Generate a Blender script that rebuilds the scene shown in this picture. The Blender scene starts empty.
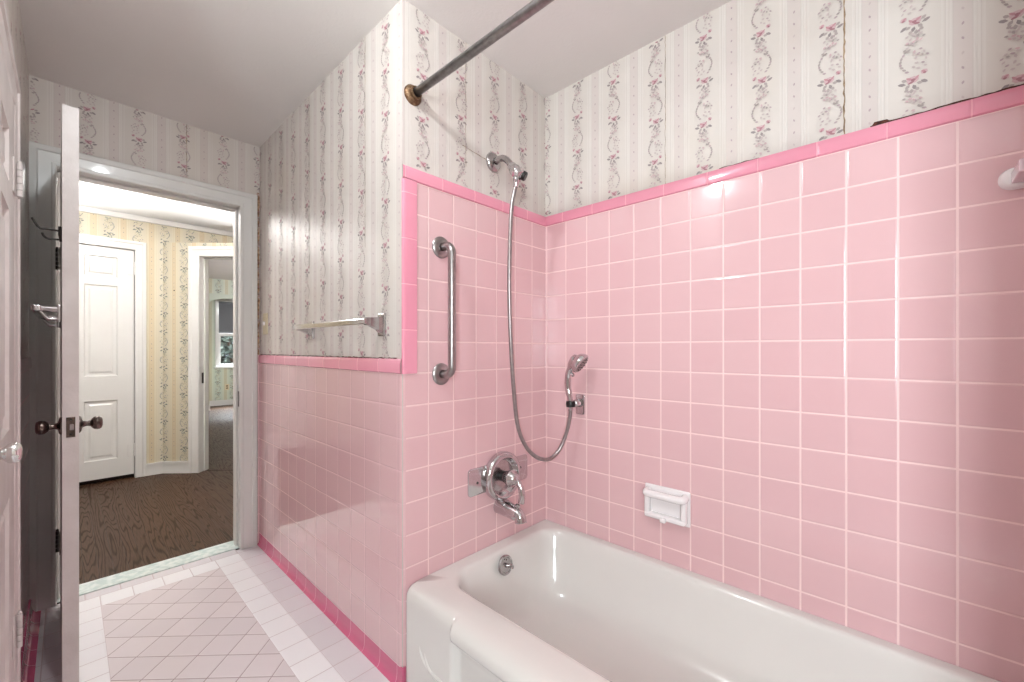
import bpy, bmesh, math, random
from mathutils import Vector, Matrix
R = random.Random(7)
C = bpy.context.scene.collection
S = 0.115            # one unit of the plan is one tile module of 115 mm
FZ = -10.35          # floor level (camera level is 0)
CEIL = 10.75
# plan of the room, in tile modules, camera over the origin
XB = 13.99           # tub long wall
YC = 11.154          # shower end wall
XD = 6.99            # side wall with towel bar
YB = 25.0           # wall with the door
XL = -1.04           # left wall
TILE_D = -0.30       # top of wainscot
TOP_T = 5.66         # top of tub surround
ROW = 0.2358         # phase of the tile rows

def W(p): return Vector((p[0]*S, p[1]*S, (p[2]-FZ)*S))

# ------------------------------------------------------------------ materials
def srgb(r, g, b):
    f = lambda c: (c/12.92 if c <= .04045 else ((c+.055)/1.055)**2.4)
    return (f(r/255), f(g/255), f(b/255), 1)

class NT:
    def __init__(s, name):
        s.m = bpy.data.materials.new(name); s.m.use_nodes = True
        s.t = s.m.node_tree; s.n = s.t.nodes; s.l = s.t.links
        s.b = s.n['Principled BSDF']
    def node(s, typ, **kw):
        n = s.n.new(typ)
        for k, v in kw.items(): setattr(n, k, v)
        return n
    def put(s, sock, v):
        if isinstance(v, bpy.types.NodeSocket): s.l.new(v, sock)
        elif v is not None: sock.default_value = v
    def math(s, op, a, b=None, c=None, clamp=False):
        n = s.node('ShaderNodeMath', operation=op, use_clamp=clamp)
        s.put(n.inputs[0], a)
        if b is not None: s.put(n.inputs[1], b)
        if c is not None: s.put(n.inputs[2], c)
        return n.outputs[0]
    def mix(s, f, a, b):
        n = s.node('ShaderNodeMix', data_type='RGBA')
        s.put(n.inputs[0], f); s.put(n.inputs[6], a); s.put(n.inputs[7], b)
        return n.outputs[2]
    def ramp(s, f, stops, interp='LINEAR'):
        n = s.node('ShaderNodeValToRGB'); r = n.color_ramp; r.interpolation = interp
        while len(r.elements) < len(stops): r.elements.new(.5)
        for e, (p, c) in zip(r.elements, stops):
            e.position = p; e.color = c
        s.put(n.inputs[0], f); return n.outputs[0]
    def smooth(s, v, a, b):
        n = s.node('ShaderNodeMapRange', interpolation_type='SMOOTHSTEP')
        s.put(n.inputs[0], v); n.inputs[1].default_value = a; n.inputs[2].default_value = b
        return n.outputs[0]
    def pos(s):
        g = s.node('ShaderNodeNewGeometry'); x = s.node('ShaderNodeSeparateXYZ')
        s.l.new(g.outputs['Position'], x.inputs[0]); return x.outputs, g.outputs['Position']
    def bump(s, h, dist, strength=1.0):
        n = s.node('ShaderNodeBump'); s.put(n.inputs['Height'], h)
        n.inputs['Distance'].default_value = dist; n.inputs['Strength'].default_value = strength
        s.l.new(n.outputs[0], s.b.inputs['Normal'])
    def noise(s, vec, scale, detail=3, rough=.5):
        n = s.node('ShaderNodeTexNoise'); s.put(n.inputs['Vector'], vec)
        n.inputs['Scale'].default_value = scale; n.inputs['Detail'].default_value = detail
        n.inputs['Roughness'].default_value = rough
        return n.outputs['Fac']

def plain(name, col, rough=.5, metal=0.0, coat=0.0, spec=None, mottled=0.0, mscale=6, col2=None, bump=0.0, bscale=60):
    t = NT(name); b = t.b
    b.inputs['Roughness'].default_value = rough; b.inputs['Metallic'].default_value = metal
    b.inputs['Coat Weight'].default_value = coat; b.inputs['Coat Roughness'].default_value = .06
    if spec is not None: b.inputs['Specular IOR Level'].default_value = spec
    if mottled:
        xyz, P = t.pos()
        f = t.smooth(t.noise(P, mscale, 4), .5-mottled, .5+mottled)
        t.put(b.inputs['Base Color'], t.mix(f, col, col2 or tuple(c*.85 for c in col[:3])+(1,)))
    else: b.inputs['Base Color'].default_value = col
    if bump:
        xyz, P = t.pos(); t.bump(t.noise(P, bscale, 3), bump)
    return t.m

def tiles(name, ax_u, ax_v, pu, pv, ou, ov, col, col2, grout, gw=.022, rough=.12, diag=False, coat=.6, tilt=1.0, var=1.0):
    """glazed tile; ax: 0,1,2 world axis; pitch and phase in plan units (ou,ov already include the floor shift)"""
    t = NT(name); xyz, P = t.pos()
    if diag:
        a = t.math('MULTIPLY', t.math('ADD', xyz[0], xyz[1]), math.sqrt(.5))
        c = t.math('MULTIPLY', t.math('SUBTRACT', xyz[1], xyz[0]), math.sqrt(.5))
        U = [a, c]
    else: U = [xyz[ax_u], xyz[ax_v]]
    ed = []; fr = []; fl = []
    for q, p, o in ((U[0], pu, ou), (U[1], pv, ov)):
        if p is None: continue
        w = t.math('DIVIDE', t.math('SUBTRACT', q, o*S), p*S)
        f = t.math('FRACT', w); k = t.math('FLOOR', w)
        ed.append(t.math('MULTIPLY', t.math('MINIMUM', f, t.math('SUBTRACT', 1.0, f)), p)); fr.append(f); fl.append(k)
    d = ed[0] if len(ed) == 1 else t.math('MINIMUM', ed[0], ed[1])
    isT = t.smooth(d, gw*.6, gw*1.4)
    cv = t.node('ShaderNodeCombineXYZ'); t.put(cv.inputs[0], fl[0]); t.put(cv.inputs[1], fl[-1])
    wn = t.node('ShaderNodeTexWhiteNoise', noise_dimensions='3D'); t.l.new(cv.outputs[0], wn.inputs['Vector'])
    sp = t.node('ShaderNodeSeparateColor'); t.l.new(wn.outputs['Color'], sp.inputs[0])
    mot = t.noise(P, 5, 3)
    fac = t.math('ADD', t.math('MULTIPLY', sp.outputs[0], .7*var), t.math('MULTIPLY', mot, .3))
    base = t.mix(fac, col, col2)
    t.put(t.b.inputs['Base Color'], t.mix(isT, grout, base))
    t.put(t.b.inputs['Roughness'], t.math('SUBTRACT', .62, t.math('MULTIPLY', isT, .62-rough)))
    t.put(t.b.inputs['Coat Weight'], t.math('MULTIPLY', isT, coat)); t.b.inputs['Coat Roughness'].default_value = .05
    h = t.smooth(d, gw*.5, gw*.5+.05)
    h = t.math('ADD', h, t.math('MULTIPLY', t.math('MULTIPLY', t.math('SUBTRACT', sp.outputs[1], .5), fr[0]), .55*tilt))
    h = t.math('ADD', h, t.math('MULTIPLY', t.math('MULTIPLY', t.math('SUBTRACT', sp.outputs[2], .5), fr[-1]), .55*tilt))
    h = t.math('ADD', h, t.math('MULTIPLY', t.noise(P, 9, 2), .5*tilt))
    t.bump(h, .0008)
    return t.m

ZS = -FZ             # world z of camera level in units
PINK, PINK2 = srgb(228, 188, 191), srgb(224, 181, 185)
GROUT_W = srgb(246, 214, 212)
M = {}
M['tile_B'] = tiles('pink_tile_long_wall', 1, 2, 1.0, 1.0, YC-1.077, ROW+ZS, PINK, PINK2, GROUT_W)
M['tile_C'] = tiles('pink_tile_shower_wall', 0, 2, 1.03, 1.0, 7.96, ROW+ZS, PINK, PINK2, GROUT_W)
M['tile_D'] = tiles('pink_tile_side_wall', 1, 2, 1.03, 1.0, 22.76, ROW+ZS, PINK, PINK2, srgb(222, 184, 188), gw=.014, rough=.08, coat=1.0, tilt=.5)
M['tile_L'] = tiles('pink_tile_left_wall', 1, 2, 1.03, 1.0, 22.76, ROW+ZS, PINK, PINK2, srgb(232, 196, 198), gw=.016)
ROSE, ROSE2 = srgb(238, 158, 178), srgb(233, 148, 170)
GR_R = srgb(246, 176, 190)
M['bord_B'] = tiles('rose_border_long_wall', 1, 2, 1.42, None, 1.70, 0, ROSE, ROSE2, GR_R, gw=.014, rough=.14)
M['bord_C'] = tiles('rose_border_shower_wall', 0, 2, 1.42, None, 8.5, 0, ROSE, ROSE2, GR_R, gw=.014, rough=.14)
M['bord_CV'] = tiles('rose_border_shower_edge', 0, 2, None, 1.41, 0, .59+ZS, ROSE, ROSE2, GR_R, gw=.014, rough=.14)
M['bord_D'] = tiles('rose_border_side_wall', 1, 2, 1.42, None, 12.5, 0, ROSE, ROSE2, GR_R, gw=.012, rough=.1)
M['base_D'] = tiles('deep_rose_skirting_tile', 1, 2, 1.03, None, 22.76, 0, srgb(214, 106, 140), srgb(206, 96, 132), srgb(225, 150, 170), gw=.012, rough=.12)
M['fl_edge'] = tiles('pale_lilac_floor_tile', 0, 1, 1.08, 1.0, 5.90-1.08*3, 23.55, srgb(224, 219, 222), srgb(214, 208, 212), srgb(196, 180, 182), gw=.014, rough=.3, coat=.2)
M['fl_white'] = tiles('white_floor_tile', 0, 1, 1.0, 1.0, 4.93, 23.55, srgb(246, 245, 246), srgb(238, 237, 240), srgb(204, 192, 194), gw=.014, rough=.3, coat=.2)
M['fl_field'] = tiles('pale_pink_floor_tile', 0, 1, 1.0, 1.0, .40, .16, srgb(228, 219, 220), srgb(217, 208, 210), srgb(160, 140, 140), gw=.014, rough=.32, diag=True, coat=.2)

def paper_mat(name, ground, band, line, dark, yellow=0.0):
    t = NT(name)
    uv = t.node('ShaderNodeUVMap'); sx = t.node('ShaderNodeSeparateXYZ'); t.l.new(uv.outputs[0], sx.inputs[0])
    f = t.math('FRACT', sx.outputs[0])
    d = t.math('MULTIPLY', t.math('ABSOLUTE', t.math('SUBTRACT', f, .5)), 2.0)    # 0 mid of dotted stripe, 1 mid of vine
    col = t.ramp(d, [(0, band), (.17, band), (.19, dark), (.215, line), (.25, line), (.27, ground), (.30, line), (.33, line), (.345, dark), (.36, ground), (.42, line), (.44, ground), (.60, ground), (1, ground)])
    xyz, P = t.pos()
    st = t.smooth(t.noise(P, 2.2, 4), .52, .80)
    col = t.mix(t.math('MULTIPLY', st, .25+yellow), col, srgb(206, 190, 168))
    t.put(t.b.inputs['Base Color'], col)
    t.b.inputs['Roughness'].default_value = .42; t.b.inputs['Specular IOR Level'].default_value = .4
    h = t.ramp(d, [(0, (.5,)*3+(1,)), (.20, (.5,)*3+(1,)), (.23, (1,)*3+(1,)), (.27, (.3,)*3+(1,)), (.31, (1,)*3+(1,)), (.36, (.4,)*3+(1,)), (.43, (.7,)*3+(1,)), (.46, (.4,)*3+(1,))])
    wv = t.node('ShaderNodeVectorMath', operation='MULTIPLY'); t.l.new(P, wv.inputs[0]); wv.inputs[1].default_value = (300, 300, 40)
    hh = t.math('ADD', h, t.math('MULTIPLY', t.noise(wv.outputs[0], 1, 2), .35))
    t.bump(hh, .0006)
    return t.m
M['paper'] = paper_mat('striped_floral_wallpaper', srgb(214, 206, 199), srgb(211, 200, 195), srgb(219, 212, 206), srgb(206, 197, 191))
M['paper_hall'] = paper_mat('cream_striped_wallpaper', srgb(206, 198, 178), srgb(206, 190, 160), srgb(214, 205, 182), srgb(190, 176, 146), .1)
M['paper_bed'] = paper_mat('pale_green_wallpaper', srgb(196, 204, 190), srgb(200, 196, 170), srgb(214, 216, 200), srgb(170, 172, 150))
for k, c in dict(rose=(190, 142, 149), rose_d=(166, 118, 126), rose_l=(204, 174, 177), leaf=(174, 162, 158), leaf_d=(148, 137, 137), mauve=(182, 162, 165), ghost=(198, 183, 181),
                 hleaf=(142, 146, 134), hleaf_d=(106, 112, 112), hflow=(126, 128, 138), hghost=(186, 178, 150)).items():
    M['ink_'+k] = plain('wallpaper_ink_'+k, srgb(*c), .5)
M['ceiling'] = plain('matt_ceiling_paint', srgb(236, 231, 228), .8, mottled=.25, mscale=1.4, col2=srgb(230, 226, 223), bump=.0008, bscale=90)
M['ceil_hall'] = plain('white_hall_ceiling', srgb(240, 240, 240), .8)
M['wall_core'] = plain('bare_plaster', srgb(200, 190, 182), .8)
M['white'] = plain('white_gloss_paint', srgb(226, 225, 222), .28, coat=.25, mottled=.3, mscale=3, col2=srgb(220, 218, 215), bump=.0003, bscale=150)
M['white_old'] = plain('aged_white_paint', srgb(224, 216, 213), .36, coat=.15, mottled=.2, mscale=9, col2=srgb(212, 203, 199), bump=.0005, bscale=120)
M['enamel'] = plain('white_enamel', srgb(228, 224, 219), .14, coat=.5, mottled=.3, mscale=3, col2=srgb(224, 220, 216))
M['ceramic'] = plain('white_glazed_ceramic', srgb(244, 238, 238), .14, coat=.6)
M['chrome'] = plain('chrome', (.60, .58, .59, 1), .09, 1.0)
M['chrome_dull'] = plain('worn_chrome', (.48, .46, .46, 1), .2, 1.0, mottled=.2, mscale=40, col2=(.40, .38, .38, 1))
M['steel'] = plain('brushed_steel', (.40, .365, .36, 1), .3, 1.0, mottled=.2, mscale=60, col2=(.33, .30, .30, 1))
M['rodsteel'] = plain('tarnished_steel', (.36, .35, .35, 1), .33, 1.0, mottled=.2, mscale=45, col2=(.25, .24, .24, 1))
M['rust'] = plain('rusty_brass', srgb(132, 108, 84), .45, .75, mottled=.25, mscale=90, col2=srgb(96, 66, 44), bump=.002, bscale=220)
M['bronze'] = plain('dark_bronze', srgb(112, 98, 92), .24, .9, mottled=.2, mscale=50, col2=srgb(78, 66, 62))
M['darkmetal'] = plain('dark_iron', srgb(70, 66, 64), .4, .8)
M['black'] = plain('black_rubber', srgb(24, 22, 22), .4)
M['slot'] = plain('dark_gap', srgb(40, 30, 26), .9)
M['knob'] = plain('bright_nickel', (.70, .69, .68, 1), .12, 1.0)
M['lilac'] = plain('pale_pink_acrylic', srgb(226, 200, 208), .12, coat=.5)
M['cream'] = plain('cream_plastic', srgb(214, 200, 168), .35)
M['marble'] = plain('pale_green_marble', srgb(224, 232, 228), .3, mottled=.14, mscale=30, col2=srgb(192, 208, 204))
M['torn'] = plain('torn_brown_paper', srgb(196, 160, 126), .8, mottled=.12, mscale=60, col2=srgb(128, 92, 64), bump=.002, bscale=200)
M['seam'] = plain('browned_paper_seam', srgb(176, 150, 120), .8, mottled=.2, mscale=50, col2=srgb(120, 96, 74))
M['torn_dark'] = plain('bare_plaster_gap', srgb(104, 62, 48), .9, mottled=.2, mscale=70, col2=srgb(60, 34, 28))
M['shade'] = plain('grey_blind_cloth', srgb(120, 122, 128), .8)
M['leaf'] = plain('garden_leaf', srgb(46, 58, 52), .5, mottled=.12, mscale=5, col2=srgb(130, 144, 136))
M['bark'] = plain('shrub_bark', srgb(70, 54, 42), .8)
M['ground'] = plain('garden_soil', srgb(90, 84, 66), .9)
def glass():
    """thin window pane"""
    t = NT('window_glass'); out = t.n['Material Output']; t.n.remove(t.b)
    tr = t.node('ShaderNodeBsdfTransparent'); gl = t.node('ShaderNodeBsdfGlossy'); gl.inputs['Roughness'].default_value = .02
    mx = t.node('ShaderNodeMixShader'); mx.inputs[0].default_value = .07
    t.l.new(tr.outputs[0], mx.inputs[1]); t.l.new(gl.outputs[0], mx.inputs[2]); t.l.new(mx.outputs[0], out.inputs[0])
    return t.m
M['glass'] = glass()
def wood():
    t = NT('dark_oak_floorboards'); xyz, P = t.pos(); pw = .5*S
    w = t.math('DIVIDE', xyz[0], pw); k = t.math('FLOOR', w); f = t.math('FRACT', w)
    wn = t.node('ShaderNodeTexWhiteNoise', noise_dimensions='1D'); t.put(wn.inputs['W'], k)
    sp = t.node('ShaderNodeSeparateColor'); t.l.new(wn.outputs['Color'], sp.inputs[0])
    # cathedral figure: distance field in a stretched noise, then rings
    cx = t.node('ShaderNodeCombineXYZ')
    t.put(cx.inputs[0], t.math('ADD', t.math('MULTIPLY', xyz[0], 8.0), t.math('MULTIPLY', sp.outputs[0], 9.0)))
    t.put(cx.inputs[1], t.math('ADD', t.math('MULTIPLY', xyz[1], .55), t.math('MULTIPLY', sp.outputs[1], 37.0)))
    n = t.noise(cx.outputs[0], 1.0, 2.2, .45)
    rings = t.math('FRACT', t.math('MULTIPLY', n, 24.0))
    g = t.smooth(t.math('ABSOLUTE', t.math('SUBTRACT', rings, .5)), .26, .5)
    fc = t.node('ShaderNodeCombineXYZ'); t.put(fc.inputs[0], t.math('MULTIPLY', xyz[0], 260.0)); t.put(fc.inputs[1], t.math('MULTIPLY', xyz[1], 9.0))
    fine = t.noise(fc.outputs[0], 1.0, 2)
    g2 = t.math('ADD', t.math('MULTIPLY', g, .75), t.math('MULTIPLY', t.smooth(fine, .35, .7), .35), clamp=True)
    col = t.mix(g2, srgb(78, 52, 33), srgb(28, 17, 10))
    col = t.mix(t.math('MULTIPLY', sp.outputs[2], .35), col, srgb(58, 40, 27))
    gap = t.smooth(t.math('MINIMUM', f, t.math('SUBTRACT', 1.0, f)), .008, .028)
    t.put(t.b.inputs['Base Color'], t.mix(gap, srgb(40, 28, 20), col))
    t.put(t.b.inputs['Roughness'], t.math('ADD', .36, t.math('MULTIPLY', g2, .2)))
    t.b.inputs['Specular IOR Level'].default_value = .18
    t.bump(t.math('ADD', gap, t.math('MULTIPLY', g2, -.3)), .0008)
    return t.m
M['wood'] = wood()

# ------------------------------------------------------------------ mesh helpers (all in plan units)
WL = {}
def new(): return bmesh.new()
def finish(name, bm, mats, parent=None, smooth=None, at=None):
    if smooth is not None:
        ang = math.radians(smooth)
        for f in bm.faces: f.smooth = True
        for e in bm.edges:
            e.smooth = not (len(e.link_faces) == 2 and e.calc_face_angle(0) > ang)
    for v in bm.verts: v.co = W(v.co)
    xs = [v.co for v in bm.verts]
    if at is not None: o0 = W(at)
    else:
        lo = [min(c[i] for c in xs) for i in range(3)]; hi = [max(c[i] for c in xs) for i in range(3)]
        o0 = Vector(((lo[0]+hi[0])/2, (lo[1]+hi[1])/2, lo[2]))
    for v in bm.verts: v.co -= o0
    me = bpy.data.meshes.new(name); bm.to_mesh(me); bm.free()
    for m in (mats if isinstance(mats, (list, tuple)) else [mats]): me.materials.append(M[m])
    o = bpy.data.objects.new(name, me); C.objects.link(o)
    if parent is not None:
        o.parent = parent; o.location = o0 - WL[parent.name]
    else: o.location = o0
    WL[o.name] = o0
    return o
def thing(name, at, label, cat, group=None):
    o = bpy.data.objects.new(name, None); C.objects.link(o); o.location = W(at); WL[o.name] = W(at)
    o.empty_display_size = .05
    return tag(o, label, cat, group)
def tag(o, label, cat, group=None, kind=None):
    o['label'] = label; o['category'] = cat
    if group: o['group'] = group
    if kind: o['kind'] = kind
    return o
def struct(o, label, cat): return tag(o, label, cat, None, 'structure')

def box(bm, a, b, bev=0, seg=2, mi=0):
    g = bmesh.ops.create_cube(bm, size=1)
    lo = [min(p, q) for p, q in zip(a, b)]; hi = [max(p, q) for p, q in zip(a, b)]
    for v in g['verts']:
        v.co = Vector(((lo[i]+hi[i])/2 + v.co[i]*(hi[i]-lo[i]) for i in range(3)))
    if bev:
        es = list({e for v in g['verts'] for e in v.link_edges})
        bmesh.ops.bevel(bm, geom=es, offset=bev, segments=seg, affect='EDGES', profile=.5)
    if mi:
        for f in bm.faces:
            if f.material_index == 0 and all(v in g['verts'] for v in f.verts): f.material_index = mi
def quad(bm, pts, mi=0):
    f = bm.faces.new([bm.verts.new(p) for p in pts]); f.material_index = mi; return f
def frames(pts):
    pts = [Vector(p) for p in pts]; n = len(pts); T = []
    for i in range(n):
        T.append((pts[min(i+1, n-1)]-pts[max(i-1, 0)]).normalized())
    up = Vector((0, 0, 1)) if abs(T[0].z) < .9 else Vector((0, 1, 0))
    N = [(up - T[0]*up.dot(T[0])).normalized()]
    for i in range(1, n):
        v = N[-1] - T[i]*N[-1].dot(T[i]); N.append(v.normalized())
    return pts, T, N
def tube(bm, pts, rad, seg=14, cap=True, sx=1.0):
    pts, T, N = frames(pts); rings = []
    for i, p in enumerate(pts):
        r = rad[i] if isinstance(rad, (list, tuple)) else rad
        B = T[i].cross(N[i])
        rings.append([bm.verts.new(p + (N[i]*math.cos(a)*sx + B*math.sin(a))*r) for a in (2*math.pi*k/seg for k in range(seg))])
    for a, b in zip(rings, rings[1:]):
        for k in range(seg): bm.faces.new((a[k], a[(k+1) % seg], b[(k+1) % seg], b[k]))
    if cap:
        bm.faces.new(list(reversed(rings[0]))); bm.faces.new(rings[-1])
def spline(ctrl, n=10):
    P = [Vector(p) for p in ctrl]; P = [P[0]*2-P[1]] + P + [P[-1]*2-P[-2]]; out = []
    for i in range(1, len(P)-2):
        a, b, c, d = P[i-1:i+3]
        for k in range(n):
            t = k/n
            out.append(.5*((2*b)+(c-a)*t+(2*a-5*b+4*c-d)*t*t+(3*b-a-3*c+d)*t**3))
    out.append(P[-2]); return out
def lathe(bm, prof, org, axis, seg=28, sx=1.0):
    """prof: (radius, height along axis)"""
    ax = Vector(axis).normalized(); u = ax.orthogonal().normalized()
    if abs(ax.z) < .9: u = (Vector((0, 0, 1)) - ax*ax.z).normalized()
    v = ax.cross(u); org = Vector(org); rings = []
    for r, h in prof:
        if r < 1e-5: rings.append([bm.verts.new(org+ax*h)])
        else: rings.append([bm.verts.new(org+ax*h+(u*math.cos(a)*r+v*math.sin(a)*r*sx)) for a in (2*math.pi*k/seg for k in range(seg))])
    for a, b in zip(rings, rings[1:]):
        if len(a) == 1 and len(b) == 1: continue
        for k in range(seg):
            k2 = (k+1) % seg
            if len(a) == 1: bm.faces.new((a[0], b[k2], b[k]))
            elif len(b) == 1: bm.faces.new((a[k], a[k2], b[0]))
            else: bm.faces.new((a[k], a[k2], b[k2], b[k]))
    if len(rings[0]) > 1: bm.faces.new(list(reversed(rings[0])))
    if len(rings[-1]) > 1: bm.faces.new(rings[-1])
    bmesh.ops.recalc_face_normals(bm, faces=bm.faces)
def rounded(w, h, r, n=6):
    out = []
    for cx, cy, a0 in ((w-r, h-r, 0), (-w+r, h-r, 90), (-w+r, -h+r, 180), (w-r, -h+r, 270)):
        for k in range(n+1):
            a = math.radians(a0+90*k/n); out.append((cx+r*math.cos(a), cy+r*math.sin(a)))
    return out
def prism(bm, outline, f0, f1, bev=0):
    """outline of 2-D points, f0/f1 map them to the two end faces"""
    a = [bm.verts.new(f0(*p)) for p in outline]; b = [bm.verts.new(f1(*p)) for p in outline]
    n = len(a); fs = [bm.faces.new(a), bm.faces.new(list(reversed(b)))]
    for k in range(n): bm.faces.new((a[k], b[k], b[(k+1) % n], a[(k+1) % n]))
    bmesh.ops.recalc_face_normals(bm, faces=bm.faces)
    if bev:
        es = [e for e in bm.edges if e.verts[0] in b and e.verts[1] in b]
        bmesh.ops.bevel(bm, geom=es, offset=bev, segments=3, affect='EDGES', profile=.5)
def casing(bm, fn, x0, x1, z0, head, w, t, inner=0.0, legs=(1, 1)):
    """mitred moulded casing round an opening; fn(x, out, z) maps to the plan"""
    prof = [(0, 0), (0, t*.55), (w*.06, t*.7), (w*.16, t*.72), (w*.2, t*.6), (w*.66, t*.75), (w*.72, t), (w*.96, t), (w, t*.85), (w, 0)]
    rings = []
    for q in range(4):
        ring = []
        for (d, o) in prof:
            x = x0-d if q < 2 else x1+d; z = z0 if q in (0, 3) else head+d
            ring.append(bm.verts.new(fn(x, o, z)))
        rings.append(ring)
    for a, b in zip(rings, rings[1:]):
        for k in range(len(prof)-1): bm.faces.new((a[k], a[k+1], b[k+1], b[k]))
    bm.faces.new(rings[0]); bm.faces.new(list(reversed(rings[3])))
    bmesh.ops.recalc_face_normals(bm, faces=bm.faces)
def panel_slab(bm, fn, w, z0, z1, th, panels):
    """door slab; fn(x, y, z): x 0..w, y 0..th; panels (x0,x1,z0,z1) moulded into both faces"""
    xs = sorted({0, w, *[p[0] for p in panels], *[p[1] for p in panels]})
    zs = sorted({z0, z1, *[p[2] for p in panels], *[p[3] for p in panels]})
    for y, s in ((0, 1), (th, -1)):
        for i in range(len(xs)-1):
            for j in range(len(zs)-1):
                a, b, c, d = xs[i], xs[i+1], zs[j], zs[j+1]
                hit = next((p for p in panels if p[0] <= a and b <= p[1] and p[2] <= c and d <= p[3]), None)
                if not hit: quad(bm, [fn(a, y, c), fn(b, y, c), fn(b, y, d), fn(a, y, d)])
        for (a, b, c, d) in panels:
            prev = None
            for ins, dep in ((0, 0), (.05, .09), (.12, .10), (.24, .10), (.36, .04)):
                r = [fn(a+ins, y+s*dep, c+ins), fn(b-ins, y+s*dep, c+ins), fn(b-ins, y+s*dep, d-ins), fn(a+ins, y+s*dep, d-ins)]
                if prev:
                    for k in range(4): quad(bm, [prev[k], prev[(k+1) % 4], r[(k+1) % 4], r[k]])
                prev = r
            quad(bm, prev)
    for a, b in (((0, z0), (w, z0)), ((w, z0), (w, z1)), ((w, z1), (0, z1)), ((0, z1), (0, z0))):
        quad(bm, [fn(a[0], 0, a[1]), fn(b[0], 0, b[1]), fn(b[0], th, b[1]), fn(a[0], th, a[1])])
    bmesh.ops.remove_doubles(bm, verts=bm.verts, dist=1e-4)
    bmesh.ops.recalc_face_normals(bm, faces=bm.faces)

# ------------------------------------------------------------------ wallpaper with printed vines
def leafpoly(cx, cy, L, wd, a):
    c, s = math.cos(a), math.sin(a)
    pts = [(-L/2, 0), (-L*.1, wd/2), (L*.3, wd*.36), (L/2, 0), (L*.3, -wd*.36), (-L*.1, -wd/2)]
    return [(cx+x*c-y*s, cy+x*s+y*c) for x, y in pts]
def blob(cx, cy, r, n=6, sq=1.0, a=0):
    return [(cx+r*math.cos(2*math.pi*k/n+a), cy+r*sq*math.sin(2*math.pi*k/n+a)) for k in range(n)]
def make_motif(seed, flip):
    r = random.Random(seed); out = []
    s = -1 if flip else 1
    def L(x, y, l, w, a, ink): out.append((ink, [(s*px, py) for px, py in leafpoly(x, y, l, w, math.radians(a))]))
    def Bl(x, y, rr, ink, sq=1, n=7): out.append((ink, [(s*px, py) for px, py in blob(x, y, rr, n, sq, .3)]))
    for x, y, a, l in ((-.18, -.10, 215, .15), (-.10, -.11, 200, .11), (-.01, -.18, 250, .13), (.11, -.14, 310, .12), (.21, -.05, 20, .16), (.17, .03, 35, .11), (.04, -.26, 270, .11), (-.06, -.24, 240, .10), (.13, -.22, 330, .09)):
        L(x, y, l, .075, a, 4 if l > .125 else 3)
    Bl(.02, .0, .115, 1, .75, 8); L(.075, .035, .15, .055, 35, 0); L(-.05, .03, .13, .05, 130, 0); L(.05, -.06, .13, .05, -18, 2); Bl(.01, -.005, .045, 2, .8, 6)
    Bl(-.18, .12, .065, 1, .9, 6); L(-.17, .13, .10, .05, 40, 0); L(-.19, .09, .07, .04, 10, 2)
    for k in range(8):      # curling stem of small leaves
        t = k/7; x = .12+.12*math.sin(t*3.0); y = .22+.50*t
        L(x, y, .09, .05, 90-60*math.cos(t*3)+r.uniform(-25, 25), 3 if k % 3 else 5)
    for k in range(5): L(-.2+.04*math.sin(k*1.7), .26+.085*k, .075, .042, r.uniform(10, 80), 5 if k % 2 else 6)
    for x, y in ((-.08, .24), (.0, .3), (-.05, .38), (.04, -.36), (-.12, -.33), (-.06, -.42), (.12, -.34)): L(x, y, .08, .05, r.uniform(0, 70), 6)
    for k in range(9):     # sprays filling the vine between the roses
        y = -.30-.075*k; L(.10*math.sin(k*1.1)-.02, y, .085, .05, r.uniform(-40, 100), (6, 3, 1, 5)[k % 4])
        L(.10*math.sin(k*1.1)+.09*(-1)**k, y+.03, .07, .045, r.uniform(0, 180), (5, 6, 3)[k % 3])
    for k in range(5): L(-.12+.06*k, -.50-.02*(k % 2), .075, .045, r.uniform(0, 60), 6 if k % 2 else 1)
    return out
MOTIFS = [make_motif(3, False), make_motif(4, True)]
INKS = ['ink_rose', 'ink_rose_l', 'ink_rose_d', 'ink_leaf', 'ink_leaf_d', 'ink_mauve', 'ink_ghost']
INKS_H = ['ink_hflow', 'ink_hghost', 'ink_hleaf_d', 'ink_hleaf', 'ink_hleaf_d', 'ink_hflow', 'ink_hghost']
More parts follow.
